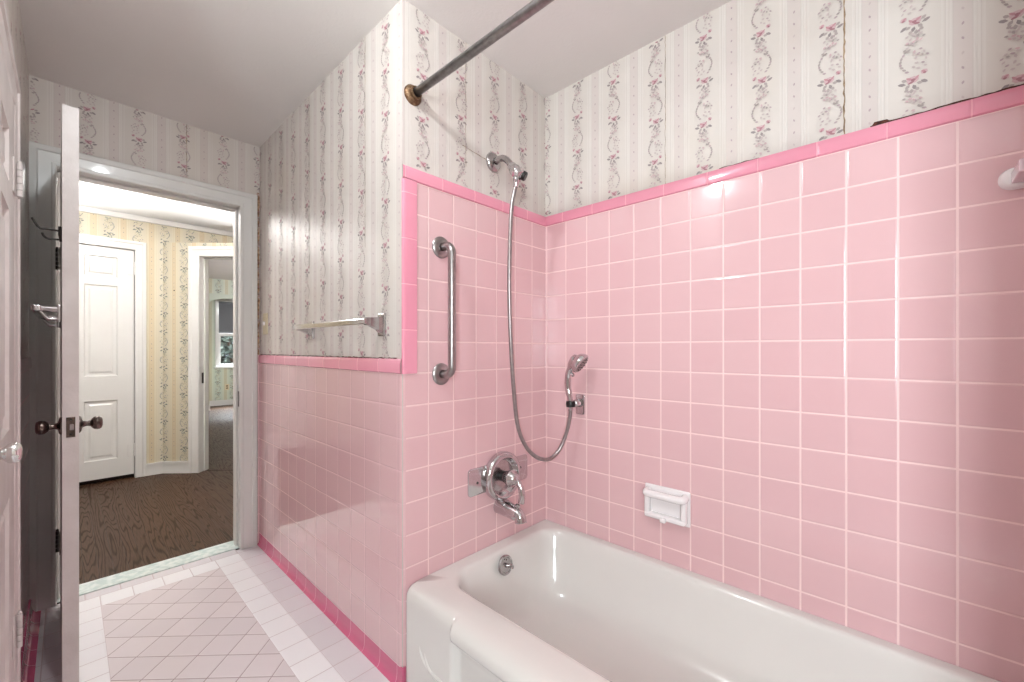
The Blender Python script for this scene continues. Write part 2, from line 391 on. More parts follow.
def wallpaper(parent, P0, du, nrm, rects, phase, period=1.6, vper=1.4, mat='paper', inks=INKS, vphase=0.0, motifs=True, name='wallpaper', scale=1.0):
    """paper on rects (u0,u1,z0,z1) of the plane P0 + u*du; nrm points into the room; printed vines lie on it"""
    bm = new(); uvl = bm.loops.layers.uv.new('UVMap'); du = Vector(du); nrm = Vector(nrm); P0 = Vector(P0)
    pt = lambda u, z, o=0.0: P0 + du*u + nrm*o + Vector((0, 0, z))
    def face(pts, mi, o):
        f = bm.faces.new([bm.verts.new(pt(u, z, o)) for u, z in pts]); f.material_index = mi
        f.normal_update()
        if f.normal.dot(nrm) < 0: f.normal_flip()
        for l in f.loops:
            d = l.vert.co - P0; l[uvl].uv = ((d.dot(du)-phase)/period, d.z/period)
    for (a, b, c, d) in rects: face([(a, c), (b, c), (b, d), (a, d)], 0, .008)
    if motifs:
        ok = lambda pts: any(all(r[0]+.01 < u < r[1]-.01 and r[2]+.01 < z < r[3]-.01 for u, z in pts) for r in rects)
        u0 = min(r[0] for r in rects); u1 = max(r[1] for r in rects); z0 = min(r[2] for r in rects); z1 = max(r[3] for r in rects)
        for k in range(math.floor((u0-phase)/period), math.ceil((u1-phase)/period)+1):
            uc = phase + k*period; off = (k % 2)*vper*.5 + vphase
            for j in range(math.floor((z0-off)/vper)-1, math.ceil((z1-off)/vper)+1):
                zc = off + j*vper
                for ii, (ink, pts) in enumerate(MOTIFS[j % 2]):
                    q = [(uc+x*scale, zc+y*scale) for x, y in pts]
                    if ok(q): face(q, ink+1, .011+.0007*ii)
            ud = uc + period/2
            j = 0
            while z0 + j*.34 < z1:
                q = leafpoly(ud, z0+.1+j*.34, .085, .045, 1.2+.7*(j % 2))
                if ok(q): face(q, 6 if j % 3 else 7, .011)
                j += 1
    return finish(name, bm, [mat]+inks, parent)

# ------------------------------------------------------------------ room shell
def wallbox(name, boxes, label, mat='wall_core'):
    bm = new()
    for a, b in boxes: box(bm, a, b)
    return struct(finish(name, bm, mat), label, 'wall')
Q = .03       # tile stands proud of the papered plaster
CT = CEIL
# long tub wall
YE = -2.8     # wall at the foot of the tub
wr = wallbox('wall_right', [((XB+Q, YE-.6, FZ), (XB+.8, YC+Q, CT))], 'long wall above the bathtub, pink tile below and floral wallpaper above')
bm = new(); box(bm, (XB, YE, FZ), (XB+Q, YC, ROW+5)); finish('tile_panel', bm, 'tile_B', wr)
def bullnose(bm, fn, z0, z1, length):
    """border course: flat face rolling over at the top; fn(out, z, end)"""
    prof = [(0, z0), (Q*1.6, z0+.03), (Q*1.9, z0+.12), (Q*1.9, z1-.16), (Q*1.6, z1-.07), (Q*.9, z1-.02), (-Q, z1)]
    a = [bm.verts.new(fn(o, z, 0)) for o, z in prof]; b = [bm.verts.new(fn(o, z, 1)) for o, z in prof]
    for k in range(len(prof)-1): bm.faces.new((a[k], a[k+1], b[k+1], b[k]))
    bmesh.ops.recalc_face_normals(bm, faces=bm.faces)
bm = new(); bullnose(bm, lambda o, z, e: (XB-o, (YE, YC)[e], z), ROW+5, TOP_T, 1); finish('tile_border', bm, 'bord_B', wr, 40)
wallpaper(wr, (XB+Q, 0, 0), (0, 1, 0), (-1, 0, 0), [(YE, YC+Q, TOP_T, CT)], -.2, 1.62, 1.4, vphase=.92)
# browned seams and the torn lower edge of the paper
bm = new()
def ragged(bm, P, d, nrm, L, w0, w1, step=.12, seed=1):
    r = random.Random(seed); P, d, nrm = Vector(P), Vector(d), Vector(nrm); side = d.cross(nrm); n = int(L/step); prev = None
    for k in range(n+1):
        w = r.uniform(w0, w1); s = r.uniform(-.012, .012)
        a = [bm.verts.new(P+d*(L*k/n)+side*(s-w/2)+nrm*.014), bm.verts.new(P+d*(L*k/n)+side*(s+w/2)+nrm*.014)]
        if prev: bm.faces.new((prev[0], prev[1], a[1], a[0]))
        prev = a
ragged(bm, (XB+Q, 1.12, TOP_T), (0, 0, 1), (-1, 0, 0), CT-TOP_T, .018, .045)
ragged(bm, (XB+Q, 5.93, TOP_T), (0, 0, 1), (-1, 0, 0), CT-TOP_T, .008, .02, seed=2)
finish('paper_seam', bm, 'seam', wr)
bm = new()
ragged(bm, (XB+Q, -2.7, TOP_T+.012), (0, 1, 0), (-1, 0, 0), 3.3, .02, .05, seed=3)
quad(bm, [(XB+Q-.014, .58, TOP_T), (XB+Q-.014, .20, TOP_T), (XB+Q-.014, .28, TOP_T+.085), (XB+Q-.014, .52, TOP_T+.10)])
finish('torn_edge', bm, 'torn_dark', wr)
bm = new(); ragged(bm, (XB+Q, 3.1, TOP_T+.01), (0, 1, 0), (-1, 0, 0), 1.1, .012, .03, seed=4); finish('torn_edge', bm, 'torn_dark', wr)

# shower end wall
ws = wallbox('wall_shower', [((XD+.06, YC+Q, FZ), (XB+.8, YC+.7, CT))], 'shower end wall carrying grab bar, valve and spout, tiled pink')
bm = new(); box(bm, (7.53, YC, FZ), (XB, YC+Q, ROW+5)); box(bm, (XD+.14, YC, FZ), (7.53, YC+Q, ROW-1)); finish('tile_panel', bm, 'tile_C', ws)
bm = new(); bullnose(bm, lambda o, z, e: ((XD+.0, XB)[e], YC-o, z), ROW+5, TOP_T, 1); finish('tile_border', bm, 'bord_C', ws, 40)
bm = new(); bullnose(bm, lambda o, z, e: (7.53-(z-XD)+.0, YC-o, (ROW-1, ROW+5)[e]), XD, 7.53, 1); finish('tile_border', bm, 'bord_CV', ws, 40)
wallpaper(ws, (0, YC+Q, 0), (1, 0, 0), (0, -1, 0), [(XD+.02, XB+Q, TOP_T, CT)], 7.75, 1.6, 1.4, vphase=.3)
bm = new(); ragged(bm, (9.55, YC+Q, 6.4), (0, 0, 1), (0, -1, 0), CT-6.4, .008, .018, seed=5); ragged(bm, (9.4, YC+Q, 7.1), (1, 0, -.12), (0, -1, 0), 1.2, .01, .03, seed=6); finish('paper_seam', bm, 'seam', ws)

# side wall with the wainscot
wd = wallbox('wall_side', [((XD+Q, YC+Q, FZ), (XD+.7, YB+.4, CT))], 'side wall with pink tiled wainscot and floral wallpaper beside the doorway')
bm = new(); zt = ROW-1; rr = .14
box(bm, (XD, YC+rr, FZ+.55), (XD+Q, YB, zt))
prev = None
for k in range(9):
    a = math.radians(90*k/8); x = XD+rr-rr*math.cos(a); y = YC+rr-rr*math.sin(a)
    cur = [bm.verts.new((x, y, FZ+.55)), bm.verts.new((x, y, zt))]
    if prev: bm.faces.new((prev[0], prev[1], cur[1], cur[0]))
    prev = cur
bmesh.ops.recalc_face_normals(bm, faces=bm.faces)
finish('tile_panel', bm, 'tile_D', wd, 40)
bm = new(); bullnose(bm, lambda o, z, e: (XD-o, (YC, YB)[e], z), zt, TILE_D, 1); finish('tile_border', bm, 'bord_D', wd, 40)
def cove(bm, fn):
    prof = [(.30, FZ), (.16, FZ+.05), (.08, FZ+.16), (.05, FZ+.30), (.05, FZ+.54), (.03, FZ+.585), (0, FZ+.60)]
    a = [bm.verts.new(fn(o, z, 0)) for o, z in prof]; b = [bm.verts.new(fn(o, z, 1)) for o, z in prof]
    for k in range(len(prof)-1): bm.faces.new((a[k], a[k+1], b[k+1], b[k]))
    bm.faces.new(a[::-1] + [bm.verts.new(fn(0, FZ, 0))])
    bmesh.ops.recalc_face_normals(bm, faces=bm.faces)
bm = new(); cove(bm, lambda o, z, e: (XD+.02-o*.5, (YC-.02, YB)[e], z)); box(bm, (XD+.02, YC-.03, FZ), (XD+.11, YC, FZ+.6)); struct(finish('baseboard_side', bm, 'base_D', None, 40), 'deep rose cove tile skirting under the wainscot', 'skirting')
wallpaper(wd, (XD+Q, 0, 0), (0, 1, 0), (-1, 0, 0), [(YC+.02, YB, TILE_D, CT)], 12.15, 1.6, 1.4, vphase=.55)
bm = new()
for k, y in enumerate((13.5, 18.35)): ragged(bm, (XD+Q, y, 3.5), (0, 0, 1), (-1, 0, 0), CT-3.5, .01, .03, seed=8+k)
finish('paper_seam', bm, 'seam', wd)
bm = new(); ragged(bm, (XD+Q, YC+.3, TILE_D+.015), (0, 1, 0), (-1, 0, 0), YB-YC-.4, .01, .035, seed=11); finish('torn_edge', bm, 'torn_dark', wd)

# back wall with the doorway
OX0, OX1, OH = -.29, 6.10, 7.36
YW2 = YB + 1.2
wb = wallbox('wall_back', [((XL-1, YB, FZ), (OX0-.14, YW2, CT)), ((OX1+.14, YB, FZ), (XD+.7, YW2, CT)), ((OX0-.14, YB, OH+.14), (OX1+.14, YW2, CT))], 'papered wall around the bathroom doorway')
wallpaper(wb, (0, YB-.006, 0), (1, 0, 0), (0, -1, 0), [(XL, XD+Q, OH, CT), (XL, OX0-.2, TILE_D, OH), (OX1+.2, XD+Q, TILE_D, OH)], .58, 1.6, 1.36, vphase=.55)
bm = new(); ragged(bm, (XD-.06, YB-.01, TILE_D), (0, 0, 1), (0, -1, 0), 8.6, .09, .15, seed=12); ragged(bm, (XL+.06, YB-.01, TILE_D), (0, 0, 1), (0, -1, 0), 8.2, .09, .14, seed=13); finish('torn_edge', bm, 'torn', wb)
bm = new(); ragged(bm, (3.9, YB-.01, 8.2), (0, 0, 1), (0, -1, 0), CT-8.2, .01, .03, seed=14); finish('paper_seam', bm, 'seam', wb)
bm = new(); box(bm, (XL, YB-.05, FZ), (OX0-.6, YB, TILE_D)); box(bm, (OX1+.8, YB-.05, FZ), (XD, YB, TILE_D)); finish('tile_panel', bm, 'tile_C', wb)
bm = new(); ra = 0
casing(bm, lambda x, o, z: (x, YB-.005-o, z), OX0, OX1, FZ, OH, .76, .17)
# lining of the doorway with its stop
for (a, b) in (((OX0-.14, YB, FZ), (OX0, YW2, OH)), ((OX1, YB, FZ), (OX1+.14, YW2, OH)), ((OX0-.14, YB, OH), (OX1+.14, YW2, OH+.14))): box(bm, a, b)
for (a, b) in (((OX0, YB+.42, FZ), (OX0+.1, YB+.75, OH)), ((OX1-.1, YB+.42, FZ), (OX1, YB+.75, OH)), ((OX0, YB+.42, OH-.1), (OX1, YB+.75, OH))): box(bm, a, b, .02)
casing(bm, lambda x, o, z: (x, YW2+o, z), OX0, OX1, FZ, OH, .80, .17)
t1 = struct(finish('trim_1', bm, 'white'), 'white moulded casing around the bathroom doorway', 'door frame')
bm = new(); box(bm, (OX1-.012, YB+.14, -3.0), (OX1, YB+.34, -2.2), .004, 1); finish('strike_plate', bm, 'darkmetal', t1)
bm = new(); prism(bm, [(OX0-.14, YB+.16), (OX1+.14, YB+.16), (OX1+.14, YW2+.08), (OX0-.14, YW2+.08)], lambda x, y: (x, y, FZ), lambda x, y: (x, y, FZ+.05), .02)
struct(finish('trim_2', bm, 'marble'), 'pale green marble threshold under the bathroom doorway', 'threshold')

# left wall with a cupboard door
CY0, CY1, CH = 9.7, 16.75, 6.3
wl = wallbox('wall_left', [((XL-.9, CY1+.02, FZ), (XL, YB, CT)), ((XL-.9, CY0-.9, FZ), (XL, CY0-.02, CT)), ((XL-.9, CY0-.02, CH+.02), (XL, CY1+.02, CT)), ((XL-.9, CY0-.02, FZ), (XL-.3, CY1+.02, CH+.02))], 'narrow strip of left wall beside the cupboard door')
wallpaper(wl, (XL+.004, 0, 0), (0, 1, 0), (1, 0, 0), [(CY1+.3, YB, TILE_D, CT), (CY0-.9, CY1+.3, CH+.4, CT)], 23.6, 1.6, 1.4, vphase=.2)
bm = new(); box(bm, (XL, CY1+.8, FZ), (XL+Q, YB-.05, TILE_D-.45)); finish('tile_panel', bm, 'tile_L', wl)
bm = new(); bullnose(bm, lambda o, z, e: (XL+Q+o, (CY1+.8, YB-.05)[e], z), zt, TILE_D, 1); finish('tile_border', bm, 'bord_D', wl, 40)
bm = new(); cove(bm, lambda o, z, e: (XL+Q+o, (CY1+.86, YB-.05)[e], z)); struct(finish('baseboard_left', bm, 'base_D', None, 40), 'deep rose skirting tile on the left wall behind the open door', 'skirting')
bm = new(); casing(bm, lambda y, o, z: (XL+o, y, z), CY0, CY1, FZ, CH, .82, .17)
for (a, b) in (((XL-.3, CY0-.02, FZ), (XL, CY0, CH)), ((XL-.3, CY1, FZ), (XL, CY1+.02, CH)), ((XL-.3, CY0, CH), (XL, CY1, CH+.02))): box(bm, a, b)
struct(finish('trim_3', bm, 'white_old'), 'white casing around the cupboard door in the left wall', 'door frame')

def knob_set(bm, org, ax, r=.22, L=.38, rose=.26):
    lathe(bm, [(rose, 0), (rose, .03), (rose*.85, .06), (rose*.5, .08), (.10, .1), (.075, L*.45), (.09, L*.55), (.09, L*.62), (r*.7, L*.70), (r*.95, L*.84), (r, L*.98), (r*.97, L*1.12), (r*.8, L*1.24), (r*.5, L*1.29), (0, L*1.30)], org, ax)
def hinge(parent, mat, leaf_a, leaf_b, pin, h):
    """two leaf boxes and a three-knuckle barrel as one hinge"""
    bm = new()
    for a, b in (leaf_a, leaf_b): box(bm, a, b, .008, 1)
    n = 5
    for k in range(n):
        z0 = pin[2]+h*k/n+.008; z1 = pin[2]+h*(k+1)/n-.008
        tube(bm, [(pin[0], pin[1], z0), (pin[0], pin[1], z1)], .055, 10)
    lathe(bm, [(.04, 0), (.05, .03), (.03, .07), (0, .09)], (pin[0], pin[1], pin[2]+h), (0, 0, 1), 10)
    return finish('hinge', bm, mat, parent)

# cupboard door in the left wall (door_2)
bm = new(); DX = XL+.10
wdt = CY1-CY0-.06
cols = [(.95, wdt/2-.4), (wdt/2+.4, wdt-1.35)]
pan = [(a, b, c, d) for a, b in cols for c, d in ((FZ+1.4, -3.5), (-1.9, 3.3), (3.95, 5.2))]
panel_slab(bm, lambda x, y, z: (DX-y, CY0+.03+x, z), wdt, FZ+.1, CH-.04, .3, pan)
d2 = struct(finish('door_2', bm, 'white_old'), 'white panelled cupboard door in the left wall with a round nickel knob', 'door')
bm = new(); knob_set(bm, (DX, 10.75, -1.72), (1, 0, 0), .17, .33); o = finish('door_handle', bm, 'knob', d2, 50)
for z in (3.95, -7.75):
    hinge(d2, 'white_old', ((DX, CY1-.55, z), (DX+.03, CY1-.05, z+.86)), ((XL+.15, CY1+.02, z), (XL+.19, CY1+.25, z+.86)), (DX+.09, CY1-.01, z), .86)

# bathroom door, standing open into the room (door_1)
HX, HY = OX0+.09, YB-.2
TH = .35; DW = 6.55; FREE = HY-DW
ang = math.radians(.8)      # not quite square to the wall
def dfn(x, y, z):
    # x runs from the hinge toward the camera, y across the thickness to +X
    return (HX+x*math.sin(ang)+y*math.cos(ang), HY-x*math.cos(ang)+y*math.sin(ang), z)
bm = new()
cols = [(.95, DW/2-.42), (DW/2+.42, DW-.95)]
pan = [(a, b, c, d) for a, b in cols for c, d in ((FZ+1.5, -3.2), (-1.6, 3.9), (4.8, 6.3))]
panel_slab(bm, dfn, DW, FZ+.14, OH-.06, TH, pan)
d1 = struct(finish('door_1', bm, 'white_old'), 'white bathroom door standing open, seen edge-on with a bronze knob', 'door')
kz = -2.35
for y, ax in ((0, -1), (TH, 1)):
    bm = new(); p = Vector(dfn(DW-.52, y, kz)); knob_set(bm, p, (ax*math.cos(ang), ax*math.sin(ang), 0), .21, .42, .27)
    k = finish('door_handle', bm, 'bronze', d1, 50)
bm = new(); e = dfn
prism(bm, [(.08, kz-.30), (TH-.08, kz-.30), (TH-.08, kz+.30), (.08, kz+.30)], lambda y, z: e(DW, y, z), lambda y, z: e(DW+.02, y, z))
lp = finish('latch_plate', bm, 'bronze', d1)
bm = new(); box(bm, Vector(e(DW+.015, .15, kz-.09)), Vector(e(DW+.05, .24, kz+.09)), .01, 1); finish('latch', bm, 'steel', lp)
bm = new()
for s in (-.22, .22):
    bm = new(); lathe(bm, [(.035, 0), (.03, .01), (0, .012)], e(DW+.02, TH/2, kz+s), (0, -1, 0), 10); finish('screw', bm, 'black', lp)
for z in (3.2, -8.2):
    hinge(d1, 'darkmetal', (e(.02, -.02, z), e(.35, .0, z+.85)), ((OX0-.01, YB-.02, z), (OX0+.02, YB+.3, z+.85)), (HX-.08, HY+.1, z), .85)
# robe hook and towel rail on the hidden face of the door
p = Vector(e(DW-.35, 0, 3.55)); bm = new()
tube(bm, [p+Vector((0, 0, -.3)), p+Vector((-.03, 0, -.1)), p+Vector((-.03, 0, .15))], .05, 8)
tube(bm, spline([p+Vector((-.03, 0, .02)), p+Vector((-.3, 0, .03)), p+Vector((-.46, 0, .04)), p+Vector((-.6, 0, .3))], 5), .03, 8)
tube(bm, spline([p+Vector((-.03, 0, -.24)), p+Vector((-.26, 0, -.26)), p+Vector((-.36, 0, -.2)), p+Vector((-.4, 0, -.1))], 5), .03, 8)
finish('robe_hook', bm, 'darkmetal', d1, 50)
tr = None
bm = new()
for xx in (DW-.45, 1.0):
    p = Vector(e(xx, 0, 1.12))
    box(bm, p+Vector((-.1, -.14, -.3)), p+Vector((0, .14, .22)), .02); tube(bm, [p+Vector((-.05, 0, .08)), p+Vector((-.5, 0, .1))], [.11, .09], 12)
    tube(bm, [p+Vector((-.05, 0, -.2)), p+Vector((-.28, 0, -.22)), p+Vector((-.44, 0, .0))], .055, 10)
box(bm, Vector(e(1.0, -.56, 1.14)), Vector(e(DW-.35, -.42, 1.3)), .02)
finish('towel_rail', bm, 'chrome', d1, 40)

# rest of the bathroom, behind the camera
AX, AY = -9.0, -11.0
wallbox('wall_near', [((XL-8.6, CY0-.9, FZ), (XL-.9, CY0-.2, CT)), ((AX-.6, -5.2, FZ), (AX, CY0-.2, CT)), ((AX-.6, AY-.6, FZ), (AX, -9.6, CT)), ((AX-.6, -9.6, FZ), (AX, -5.2, -2)), ((AX-.6, -9.6, 7), (AX, -5.2, CT)), ((6.9, YE-.7, FZ), (XB+.8, YE, CT)), ((6.9, AY-.6, FZ), (7.6, YE-.7, CT)),
                     ((AX, AY-.6, FZ), (6.9, AY, CT))], 'plain walls of the bathroom behind the viewpoint')
bm = new(); box(bm, (6.88, YE, FZ), (XB, YE+.03, TOP_T)); struct(finish('wall_foot', bm, 'tile_C'), 'pink tiled wall at the foot of the bathtub', 'wall')
bm = new(); casing(bm, lambda y, o, z: (AX+o, y, z), -9.6, -5.2, -2, 7, .4, .17); box(bm, (AX, -10.1, -2.3), (AX+.3, -4.7, -2), .03)
for a, b in (((AX-.4, -9.6, -2), (AX-.2, -9.3, 7)), ((AX-.4, -5.5, -2), (AX-.2, -5.2, 7)), ((AX-.4, -9.6, 6.7), (AX-.2, -5.2, 7)), ((AX-.4, -9.6, -2), (AX-.2, -5.2, -1.7)), ((AX-.4, -9.6, 2.3), (AX-.2, -5.2, 2.6))): box(bm, a, b)
w1 = struct(finish('added_window', bm, 'white'), 'white sash window added behind the viewpoint to let in fill light', 'window')  # unseen window, made up so the bathroom fill can enter
bm = new(); box(bm, (AX-.32, -9.3, -1.7), (AX-.29, -5.5, 6.7)); finish('pane', bm, 'glass', w1)

bm = new(); box(bm, (AX-.6, AY-.6, CT), (XB+.8, YW2, CT+.5)); struct(finish('ceiling', bm, 'ceiling'), 'grey matt bathroom ceiling', 'ceiling')
bm = new()
def fl(x0, x1, y0, y1, mi): quad(bm, [(x0, y0, FZ), (x1, y0, FZ), (x1, y1, FZ), (x0, y1, FZ)], mi)
FX0, FX1, FY1 = .93, 4.93, 23.55
fl(FX0, FX1, -3, FY1, 2)
fl(FX0-1, FX0, -3, FY1+1, 1); fl(FX1, FX1+1, -3, FY1+1, 1); fl(FX0, FX1, FY1, FY1+1, 1)
fl(FX0, FX1, FY1+1, YB+.3, 0); fl(AX, FX0-1, AY, YB, 0); fl(FX1+1, XB, AY, YB, 0); fl(FX0-1, FX1+1, AY, -3, 0); fl(FX0-1, FX0, FY1+1, YB+.3, 0); fl(FX1, FX1+1, FY1+1, YB+.3, 0)
box(bm, (AX, AY, FZ-.5), (XB, YB, FZ-.02))
struct(finish('floor', bm, ['fl_edge', 'fl_white', 'fl_field']), 'bathroom floor of white, lilac and diagonal pale pink tiles', 'floor')

# ------------------------------------------------------------------ hall and bedroom beyond
HYF = 45.1; HXL, HXR = -12.0, 13.9
DA = Vector((5.45, HYF, 0)); DE = Vector((1, -1, 0)).normalized(); DN = Vector((-1, -1, 0)).normalized()     # diagonal wall, normal into the hall
dp = lambda s, o, z: tuple(DA+DE*s+DN*o+Vector((0, 0, z)))
LOWT = 8.9
HC0, HC1, HCH = -2.96, 3.70, 7.95      # hall cupboard opening
wh = wallbox('wall_hall', [((HXL, HYF, FZ), (HC0-.1, HYF+.6, CT)), ((HC1+.1, HYF, FZ), (5.45, HYF+.6, CT)), ((HC0-.1, HYF, HCH+.1), (HC1+.1, HYF+.6, CT)), ((HC0-.1, HYF+.5, FZ), (HC1+.1, HYF+.6, HCH+.1)),
                          ((5.45, HYF, LOWT), (14.5, HYF+.6, 11.95)), ((HXR, 36.6, LOWT), (HXR+.6, HYF, 11.95)),
                          ((HXL-.6, YW2-.6, FZ), (HXL, HYF+.6, CT)), ((HXR, YW2-.2, FZ), (HXR+.6, 36.65, CT)), ((HXL, YW2-.6, FZ), (XL-1, YW2, CT)), ((XD+.7, YW2-.6, FZ), (HXR, YW2, CT))], 'papered hall wall holding the cupboard door')
wallpaper(wh, (0, HYF-.01, 0), (1, 0, 0), (0, -1, 0), [(HXL, HXR, HCH+.6, CT-.4), (HC1+.5, 5.45, FZ+.8, HCH+.6), (HXL, HC0-.5, FZ+.8, HCH+.6)], 2.2, 1.69, 1.5, 'paper_hall', INKS_H, scale=1.25)
bm = new(); box(bm, (HXL, HYF-.22, CT-.42), (HXR, HYF, CT), .05); struct(finish('trim_4', bm, 'white'), 'pale crown moulding where hall wall meets white ceiling', 'moulding')
bm = new(); box(bm, (HXL, YW2-.1, CT), (HXR, HYF, CT+.5)); struct(finish('ceiling_hall', bm, 'ceil_hall'), 'bright white hall ceiling', 'ceiling')
bm = new(); box(bm, (HXL, YB+.6, FZ-.5), (34, 92, FZ)); struct(finish('floor_hall', bm, 'wood'), 'dark oak strip floor of hall and bedroom', 'floor')
# cupboard door in the hall (door_3)
bm = new(); w = HC1-HC0-.08; st = .96
cols = [(st, w/2-st/2), (w/2+st/2, w-st)]
pan = [(a, b, c, d) for a, b in cols for c, d in ((FZ+1.75, -4.0), (-2.1, 4.95), (5.6, 7.2))]
panel_slab(bm, lambda x, y, z: (HC0+.04+x, HYF+.08+y, z), w, FZ+.32, HCH-.04, .3, pan)
d3 = struct(finish('door_3', bm, 'white'), 'white six-panel cupboard door across the hall', 'door')
for z in (5.95, -8.6):
    hinge(d3, 'white', ((HC1-.4, HYF+.05, z), (HC1-.05, HYF+.08, z+.95)), ((HC1, HYF-.01, z), (HC1+.05, HYF+.08, z+.95)), (HC1-.02, HYF-.03, z), .95)
bm = new(); box(bm, (HC0-.1, HYF+.45, FZ), (HC1+.1, HYF+.49, FZ+.36)); finish('gap_shade', bm, 'slot', d3)  # dark strip standing in for the shade under the door
bm = new(); knob_set(bm, (HC0+.6, HYF+.08, -2), (0, -1, 0)); finish('door_handle', bm, 'bronze', d3, 50)
bm = new(); casing(bm, lambda x, o, z: (x, HYF-.01-o, z), HC0, HC1, FZ, HCH, .70, .17)
for a, b in (((HC0-.1, HYF, FZ), (HC0, HYF+.45, HCH)), ((HC1, HYF, FZ), (HC1+.1, HYF+.45, HCH)), ((HC0-.1, HYF, HCH), (HC1+.1, HYF+.45, HCH+.1))): box(bm, a, b)
struct(finish('trim_5', bm, 'white'), 'white casing around the hall cupboard door', 'door frame')
# diagonal wall with the bedroom doorway
S0, S1, SH, SE = 3.0, 9.6, 7.75, (13.9-5.45)*math.sqrt(2)
bm = new()
def dbox(bm, s0, s1, o0, o1, z0, z1):
    prism(bm, [(s0, o0), (s1, o0), (s1, o1), (s0, o1)], lambda s, o: dp(s, o, z0), lambda s, o: dp(s, o, z1))
dbox(bm, 0, S0-.1, -1.1, 0, FZ, LOWT); dbox(bm, S1+.1, SE, -1.1, 0, FZ, LOWT); dbox(bm, S0-.1, S1+.1, -1.1, 0, SH+.1, LOWT)
prism(bm, [(5.45, HYF), (HXR, HYF), (HXR, 36.65)], lambda x, y: (x, y, LOWT-.05), lambda x, y: (x, y, LOWT))
wg = struct(finish('wall_diagonal', bm, 'wall_core'), 'angled hall wall with the open doorway to the bedroom', 'wall')
wallpaper(wg, tuple(DA+DN*.01), tuple(DE), tuple(DN), [(0, S0-.6, FZ+.8, LOWT), (S0-.6, S1+.6, SH+.5, LOWT), (S1+.6, SE, FZ+.8, LOWT)], .1, 1.64, 1.5, 'paper_hall', INKS_H, scale=1.25)
bm = new(); casing(bm, lambda s, o, z: dp(s, o+.01, z), S0, S1, FZ, SH, .82, .17)
dbox(bm, S0-.1, S0, -1.1, 0, FZ, SH); dbox(bm, S1, S1+.1, -1.1, 0, FZ, SH); dbox(bm, S0-.1, S1+.1, -1.1, 0, SH, SH+.1)
dbox(bm, S0, S0+.1, -.8, -.5, FZ, SH); dbox(bm, S0, S1, -.8, -.5, SH-.1, SH)
t6 = struct(finish('trim_6', bm, 'white'), 'white casing around the open bedroom doorway', 'door frame')
bm = new(); dbox(bm, S0+.0, S0+.02, -.45, -.25, -2.9, -2.0); finish('strike_plate', bm, 'darkmetal', t6)
bm = new(); dbox(bm, S0, S1, -.62, -.5, FZ, FZ+.02); struct(finish('trim_7', bm, 'slot'), 'dark joint strip across the floor of bedroom doorway', 'threshold')
bm = new()
def skirt(bm, f, a, b):
    for z0, z1, t in ((FZ, FZ+.16, .16), (FZ, FZ+.82, .09), (FZ+.78, FZ+.98, .14)):
        prism(bm, [(a, 0), (b, 0), (b, t), (a, t)], lambda s, o: f(s, o, z0), lambda s, o: f(s, o, z1))
skirt(bm, lambda s, o, z: (s, HYF-o-.01, z), HC1+.70, 5.5); skirt(bm, lambda s, o, z: dp(s, o+.01, z), 0, S0-.82)
struct(finish('baseboard_hall', bm, 'white'), 'white skirting that turns the corner between hall door and bedroom doorway', 'skirting')
bm = new(); lathe(bm, [(.05, 0), (.05, .04), (0, .06)], dp(.95, .01, 4.9), DN, 10); tag(finish('nail', bm, 'black'), 'small dark nail left in the cream hall wallpaper', 'nail')

# bedroom
BF, BZ, BC = 91.3, 85.0, 11.9
wbd = wallbox('wall_bedroom', [((4.6, HYF+.6, FZ), (5.4, BF, BC)), ((32, 36, FZ), (32.6, BF, BC)), ((HXR+.6, 36, FZ), (32, 36.6, BC)),
                              ((4.6, BF, FZ), (18.9, BF+.7, BC)), ((26.5, BF, FZ), (32.6, BF+.7, BC)), ((18.9, BF, FZ), (26.5, BF+.7, -3.2)), ((18.9, BF, 8.9), (26.5, BF+.7, BC)),
                              ((5.4, BZ, FZ), (16.3, BF, BC)), ((29.1, BZ, FZ), (32, BF, BC))], 'far bedroom wall with arched window alcove')
wallpaper(wbd, (0, BF-.02, 0), (1, 0, 0), (0, -1, 0), [(16.3, 29.1, FZ+.9, -3.4), (16.3, 18.6, -3.4, BC), (18.6, 29.1, 9.2, BC)], 18.8, 2.3, 2.0, 'paper_bed', INKS_H, scale=1.7)
wallpaper(wbd, (0, BZ-.02, 0), (1, 0, 0), (0, -1, 0), [(5.4, 16.3, FZ+.9, BC), (16.3, 29.1, 9.4, BC)], 17.6, 2.3, 2.0, 'paper_bed', INKS_H, scale=1.7)
wallpaper(wbd, (16.32, 0, 0), (0, 1, 0), (1, 0, 0), [(BZ, BF, FZ+.9, BC)], 88, 2.3, 2.0, 'paper_bed', INKS_H, scale=1.7)
bm = new(); prev = None     # arched head of the alcove
for k in range(25):
    a = math.pi*k/24; x = 22.7-6.4*math.copysign(abs(math.cos(a))**.55, math.cos(a)); z = 7.2+1.55*abs(math.sin(a))**.55
    cur = [bm.verts.new((x, BZ, z)), bm.verts.new((x, BZ, 9.45)), bm.verts.new((x, BZ+.6, 9.45)), bm.verts.new((x, BZ+.6, z))]
    if prev:
        for q in range(4): bm.faces.new((prev[q], prev[(q+1) % 4], cur[(q+1) % 4], cur[q]))
    prev = cur
box(bm, (16.3, BZ, 9.42), (29.1, BZ+.6, BC)); bmesh.ops.recalc_face_normals(bm, faces=bm.faces)
finish('arch', bm, 'paper_bed', wbd)
bm = new(); box(bm, (4.6, 36, BC), (32.6, BF+.7, BC+.4)); struct(finish('ceiling_bedroom', bm, 'ceiling'), 'shaded bedroom ceiling seen through the doorway', 'ceiling')
bm = new(); skirt(bm, lambda s, o, z: (s, BF-o-.02, z), 16.4, 29.1); skirt(bm, lambda s, o, z: (s, BZ-o-.02, z), 5.4, 16.35); skirt(bm, lambda s, o, z: (16.32+o, s, z), BZ, BF)
